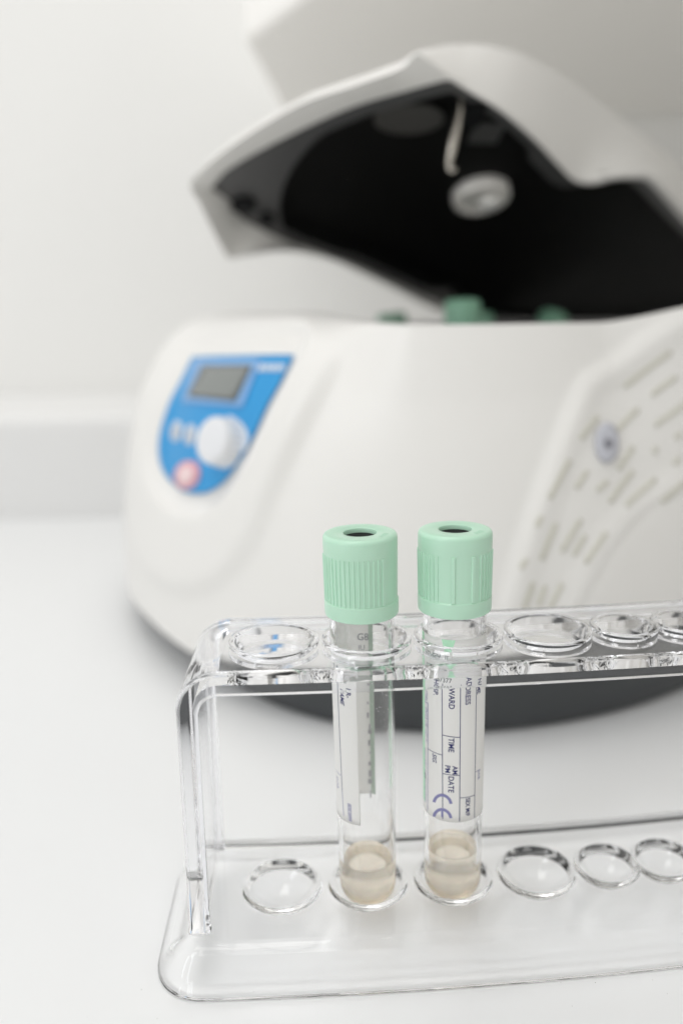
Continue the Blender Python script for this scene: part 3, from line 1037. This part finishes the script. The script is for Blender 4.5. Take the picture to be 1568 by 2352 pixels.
def make_cap(parent, ribs, thick_ribs, psi0):
    """ribs: list of angles (deg, viewer frame) with a fine rib; thick_ribs likewise"""
    prof, tagp = [], []

    def add(r, z, t=0): prof.append((r, z)); tagp.append(t)
    h = CZ1
    add(RT_+0.05, CZ0+0.6); add(7.65, CZ0); add(7.95, CZ0+0.25); add(8.02, CZ0+0.9); add(8.02, CZ0+3.1); add(7.98, CZ0+3.35); add(7.72, CZ0+3.55)
    add(7.70, CZ0+3.62, 1)
    zr0, zr1 = CZ0+3.62, h-4.3
    for k in range(1, 8): add(7.70+0.14*k/8, zr0+(zr1-zr0)*k/8, 1)
    add(7.84, zr1, 1); add(7.86, zr1+0.12, 0)
    add(7.93, zr1+0.8); add(7.96, h-2.4); add(7.94, h-1.05); add(7.86, h-0.58); add(7.62, h-0.22); add(7.3, h-0.06); add(6.8, h)
    add(3.75, h); add(3.58, h-0.08); add(3.5, h-0.3); add(3.45, h-1.0); add(3.45, h-2.2)
    # ring closes down the inside
    add(3.45, h-3.5); add(6.2, h-4.5); add(RT_+0.02, h-6.0)

    def rf(a, i):
        if not tagp[i]: return 0
        d_ = math.degrees(a)
        v = 0
        for c_ in ribs:
            q = abs((d_-c_+180) % 360-180)
            if q < 0.95: v = max(v, 0.27*min(1, (0.95-q)/0.5))
        for c_ in thick_ribs:
            q = abs((d_-c_+180) % 360-180)
            if q < 3.0: v = max(v, 0.30*min(1, (3.0-q)/0.6))
        return v
    V, Fc = lathe_data(prof, 1440, closed=True, rf=rf)
    cap = obj('cap', V, Fc, M['cap'], parent, sharp=35)
    V, Fc = lathe_data([(0, h-1.25), (2.2, h-1.2), (3.44, h-1.0), (3.44, h-3.4), (0, h-3.4)], 64)
    obj('rubber_stopper', V, Fc, M['rubber'], parent, sharp=35)
    # stopper plug that reaches into the glass
    V, Fc = lathe_data([(0, CZ0+8.0), (5.2, CZ0+8.0), (5.95, CZ0+9), (5.95, h-5), (0, h-5)], 64)
    obj('stopper_plug', V, Fc, M['rubber'], parent, sharp=35)
    # moulded marks on the rim
    V, Fc = [], []
    for k in range(4):
        a0 = math.radians(48+k*7.5)
        for (rr, da) in ((5.2, 0), (6.4, 0), (6.4, 0.018), (5.2, 0.018)):
            V.append((rr*math.sin(a0+da), -rr*math.cos(a0+da), h+0.05))
        Fc.append(tuple(range(4*k, 4*k+4)))
    o_ = obj('moulded_mark', V, Fc, M['cap'], cap, smooth=False)
    md = o_.modifiers.new('t', 'SOLIDIFY'); md.thickness = 0.08*MM; md.offset = 0
    return cap


XB = lambda x: KB*x*x
VIEW1, VIEW2 = -3.8, -10.5
b1, t1 = (20.25, XB(20.2)+0.0, 4.85), (18.9, 0.0, 94.6)
b2, t2 = (40.3, XB(40.4)+0.0, 4.85), (39.35, 1.2, 94.6)
# local helper: local z from picture height on the tube's front
def lz(px, py, b): return z_at(px, py, b[1]-6.6)-b[2]


T1 = make_tube('blood_tube', b1, t1, 'clear mint-capped tube in the rack, left one, its label peeling and open', VIEW1, 11.4)
T2 = make_tube('blood_tube', b2, t2, 'clear mint-capped tube in the rack, label facing front with TIME and DATE', VIEW2, 13.2)
make_cap(T1, [-86+k*7.6 for k in range(0, 16)]+[100+k*7.6 for k in range(0, 20)], [37], 0)
make_cap(T2, [-100+k*7.4 for k in range(0, 11)]+[43, 50.5, 58, 65.5, 73, 80.5, 88]+[110+k*7.6 for k in range(0, 16)], [-1.5, 30], 0)

# ---- label of the right tube


def psi_px(px, c, R): return math.degrees(math.asin(max(-1, min(1, (px-c)/R))))


cx2, R2 = 1042.0, 70.0


def c2d(x, y): return (x/1.96+1100)/1.5944, (y/1.96+2500)/1.5944   # picture crop of the right label


def c3d(x, y): return (1520+x/5.113)/1.5944, (2600+y/5.113)/1.5944


zt2, zb2 = lz(1040, 1470, b2), lz(1040, 1889, b2)
lab2 = patch('label', -96, 96, zb2, zt2, M['paper'], T2)
patch('green_stripe', -96, -66, zb2+2.2, zt2-0.1, M['green_print'], lab2, off=0.10, thick=0.0)


def L3(x, y):
    px, py = c3d(x, y)
    cx = cx2+(py-1700)*(-0.0036)
    R = 70.5-(py-1650)*0.017
    p = psi_px(px, cx, R)
    Y = b2[1]-6.75*math.cos(math.radians(p))
    return p, z_at(px, py, Y)-b2[2]


for (xa, ya, xb, yb, w, mt) in (
        (520, -500, 545, 2070, 0.17, 'ink'), (850, -500, 842, 2080, 0.17, 'ink'), (262, -100, 268, 1950, 0.20, 'ink_soft'), (1135, -500, 1105, 1990, 0.16, 'ink'),
        (530, 488, 850, 508, 0.17, 'ink'), (540, 1210, 842, 1220, 0.15, 'ink'), (262, 765, 525, 865, 0.15, 'ink'), (850, 1640, 1112, 1560, 0.15, 'ink'),
        (1118, 1130, 1205, 1075, 0.13, 'ink_soft')):
    line(lab2, L3(xa, ya), L3(xb, yb), w, M[mt])


def T(s, x, y, h, mt='ink', shear=0.0, sx=1.0, bold=0.03, par=None, length=None):
    """h: cap height in mm; x,y crop point of the first letter's start, on the middle of the letter height"""
    p, z = L3(x, y)
    return text(s, h/0.72, p, z, par or lab2, M[mt], rot=-90, sx=sx, shear=shear, bold=bold)


T('TIME', 685, 535, 1.25, sx=0.93)
T('AM', 755, 1055, 1.15, sx=0.93)
T('PM', 622, 1050, 1.15, sx=0.93)
T('DATE', 685, 1250, 1.25, sx=0.93)
T('SIG.', 385, 850, 1.1, shear=0.3, sx=0.9)
T('SEX M/F', 985, 1630, 1.1, sx=0.85)
T('ADDRESS', 985, -650, 1.25, sx=0.93)
T('WARD', 690, -400, 1.25, sx=0.93)
T('HOSP.', 400, -568, 1.2, sx=0.9)
T('NAME', 1180, -640, 1.15, sx=0.9)
T('D.O.B.', 1185, 1080, 0.8, 'ink_soft', sx=0.8)
# vertical small print by the green stripe
T('STERILE / SINGLE USE / LOT 9 /', 225, -330, 1.1, 'ink_soft', sx=0.62, bold=0.0)
T('store at 4-25 C  do not use if seal is broken', 215, 760, 0.9, 'ink_soft', sx=0.62, bold=0.0)
line(lab2, L3(210, 1215), L3(222, 1330), 0.5, M['ink_black'])
# CE mark: two arcs open downwards on the picture, drawn as strokes


def arc_mark(cx_, cy_, rx, ry, w, a0, a1, parent, mt, n_=28):
    V = []
    for k in range(n_+1):
        a = math.radians(a0+(a1-a0)*k/n_)
        for s in (-w/2, w/2):
            V.append(wrap(*(lambda p, z: (p, z))(*L3(cx_+(rx+s)*math.cos(a), cy_-(ry+s)*math.sin(a))), 0.14))
    Fc = [(2*k, 2*k+1, 2*k+3, 2*k+2) for k in range(n_)]
    return obj('conformity_mark', V, Fc, M[mt], parent)


arc_mark(538, 1790, 152, 172, 54, 8, 172, lab2, 'ink_soft')
arc_mark(538, 2060, 152, 172, 54, 8, 172, lab2, 'ink_soft')
line(lab2, L3(535, 1890), L3(538, 2030), 0.5, M['ink_soft'], off=0.15)
# printed head of the label: triangle, reference number
pa = [psi_px(1500/1.5944+x/5.2267/1.5944, 1043, 71.5) for x in (630, 880, 745)]
V = [wrap(pa[0], zt2-0.08, 0.12), wrap((pa[0]+pa[1])/2, zt2-0.08, 0.13), wrap(pa[1], zt2-0.08, 0.12), wrap(pa[2]+2, zt2-4.6, 0.12), wrap(pa[2]-2, zt2-4.6, 0.12)]
obj('green_triangle', V, [(0, 1, 2, 3, 4)], M['green_print'], lab2, smooth=False)
text('LH PST II', 1.3/0.72, -62, zt2-6.6, lab2, M['ink_black'], rot=0, bold=0.01, sx=0.9)
text('REF 367377', 1.1/0.72, -58, zt2-9.2, lab2, M['ink_black'], rot=0, bold=0.01, sx=0.86)
text('4.0 ml', 1.3/0.72, 30, zt2-5.2, lab2, M['ink_black'], rot=0, bold=0.01)

# ---- label of the left tube: wraps the left and the back, torn upper corner
zt1, zb1 = lz(800, 1480, b1), lz(800, 1897, b1)


def torn(p):
    # upper edge, dips near the free front edge
    if p > -60: return zt1-1.0-2.6*float(sstep(-60, -10, p))+0.25*math.sin(p*0.35)
    return zt1+2.6*float(sstep(-60, -110, p)) if p > -110 else zt1+2.6


lab1 = patch('label', -202, -11, zb1, zt1, M['paper'], T1, top=torn)
patch('green_stripe_reverse', -201.7, -192, zb1+0.1, zt1+2.0, M['green_back'], lab1, off=0.004, thick=0.0)
# print showing through on the reverse, read from inside
text('G8', 1.7/0.72, 192, zt1-3.6, lab1, M['ink_reverse'], rot=0, off=0.002, mirror=True, bold=0.02)
text('IU', 1.3/0.72, 190, zt1-6.2, lab1, M['ink_reverse'], rot=0, off=0.002, mirror=True, bold=0.02)
for k in range(13):
    zz = zt1-12-k*2.5-random.uniform(-0.6, 0.6)
    pp = 170.5+random.uniform(-2.0, 2.0)
    line(lab1, (pp, zz), (pp, zz-random.uniform(0.5, 2.0)), random.uniform(0.3, 1.1), M['ink_back'], off=0.002, name='show_through_print')


def c1d(x, y): return (1180+x/5.6)/1.5944, (2480+y/5.6)/1.5944


def L1_(x, y, px=None):
    if px is None: px, py = c1d(x, y)
    else: px, py = x, y
    cx = 836+(py-1700)*0.0266
    R = 70.5-(py-1650)*0.017
    p = psi_px(px, cx, R)
    return p, z_at(px, py, b1[1]-6.75*math.cos(math.radians(p)))-b1[2]


q0 = L1_(330, 390); q1 = L1_(425, 2340); q2 = (q1[0]+2.2, lz(810, 1886, b1))
line(lab1, (q0[0]-0.6, q0[1]+5), q1, 0.16, M['ink']); line(lab1, q1, q2, 0.15, M['ink_soft'])
line(lab1, L1_(395, 2020), L1_(290, 1900), 0.13, M['ink_soft'])
q = L1_(412, 500); text('NAME', 1.1/0.72, q[0], q[1]+3.4, lab1, M['ink'], rot=-90, shear=0.25, bold=0.03, sx=0.95)
q = L1_(535, 385); text('NR-', 1.15/0.72, q[0], q[1]+2.2, lab1, M['ink'], rot=-90, bold=0.03, sx=0.95)
q = L1_(320, 2040); text('D.O.B.', 1.0/0.72, q[0], q[1], lab1, M['ink_soft'], rot=-90, bold=0.0, sx=0.8)
px, py = (1100+355/1.96)/1.5944, (2500+865/1.96)/1.5944
q = L1_(px, py, 1); text('8083899', 1.05/0.72, q[0], q[1], lab1, M['ink_soft'], rot=-90, shear=0.2, bold=0.01, sx=0.86)
text('2.0 ml', 1.2/0.72, -66, zt1-8.4, lab1, M['ink_black'], rot=0, bold=0.01)

# fine droplets clinging inside the left tube
V, Fc = [], []
for k in range(85):
    a = math.radians(random.uniform(14, 62)); z = random.uniform(24, 64) if k > 30 else random.uniform(44, 64)
    r = random.choice((0.045, 0.06, 0.08, 0.11))
    R = r_out(z)-1.02
    c = (R*math.sin(a), -R*math.cos(a), z)
    v_, f_ = lathe_data([(0, -r), (r*0.8, -r*0.6), (r, 0), (r*0.8, r*0.6), (0, r)], 8, c)
    o_ = len(V); V += v_; Fc += [tuple(i+o_ for i in f) for f in f_]
tag(obj('droplets', V, Fc, M['bubble'], T1), kind='stuff')

# a few specks of dust on the counter in front of the rack
V, Fc = [], []
for k in range(14):
    px_, py_ = random.uniform(30, 1540), random.uniform(2240, 2345)
    p_ = on_z(px_, py_, 0.0)
    r = random.choice((0.05, 0.07, 0.1))
    v_, f_ = lathe_data([(0, 0.0), (r, 0.02), (r*0.7, r*0.7), (0, r)], 7, (p_[0], p_[1], 0.0))
    o_ = len(V); V += v_; Fc += [tuple(i+o_ for i in f) for f in f_]
tag(obj('dust', V, Fc, mat('dust_grey', (0.25, 0.24, 0.22), 0.9)), label='tiny grey dust specks scattered on the white counter', cat='dust', kind='stuff')
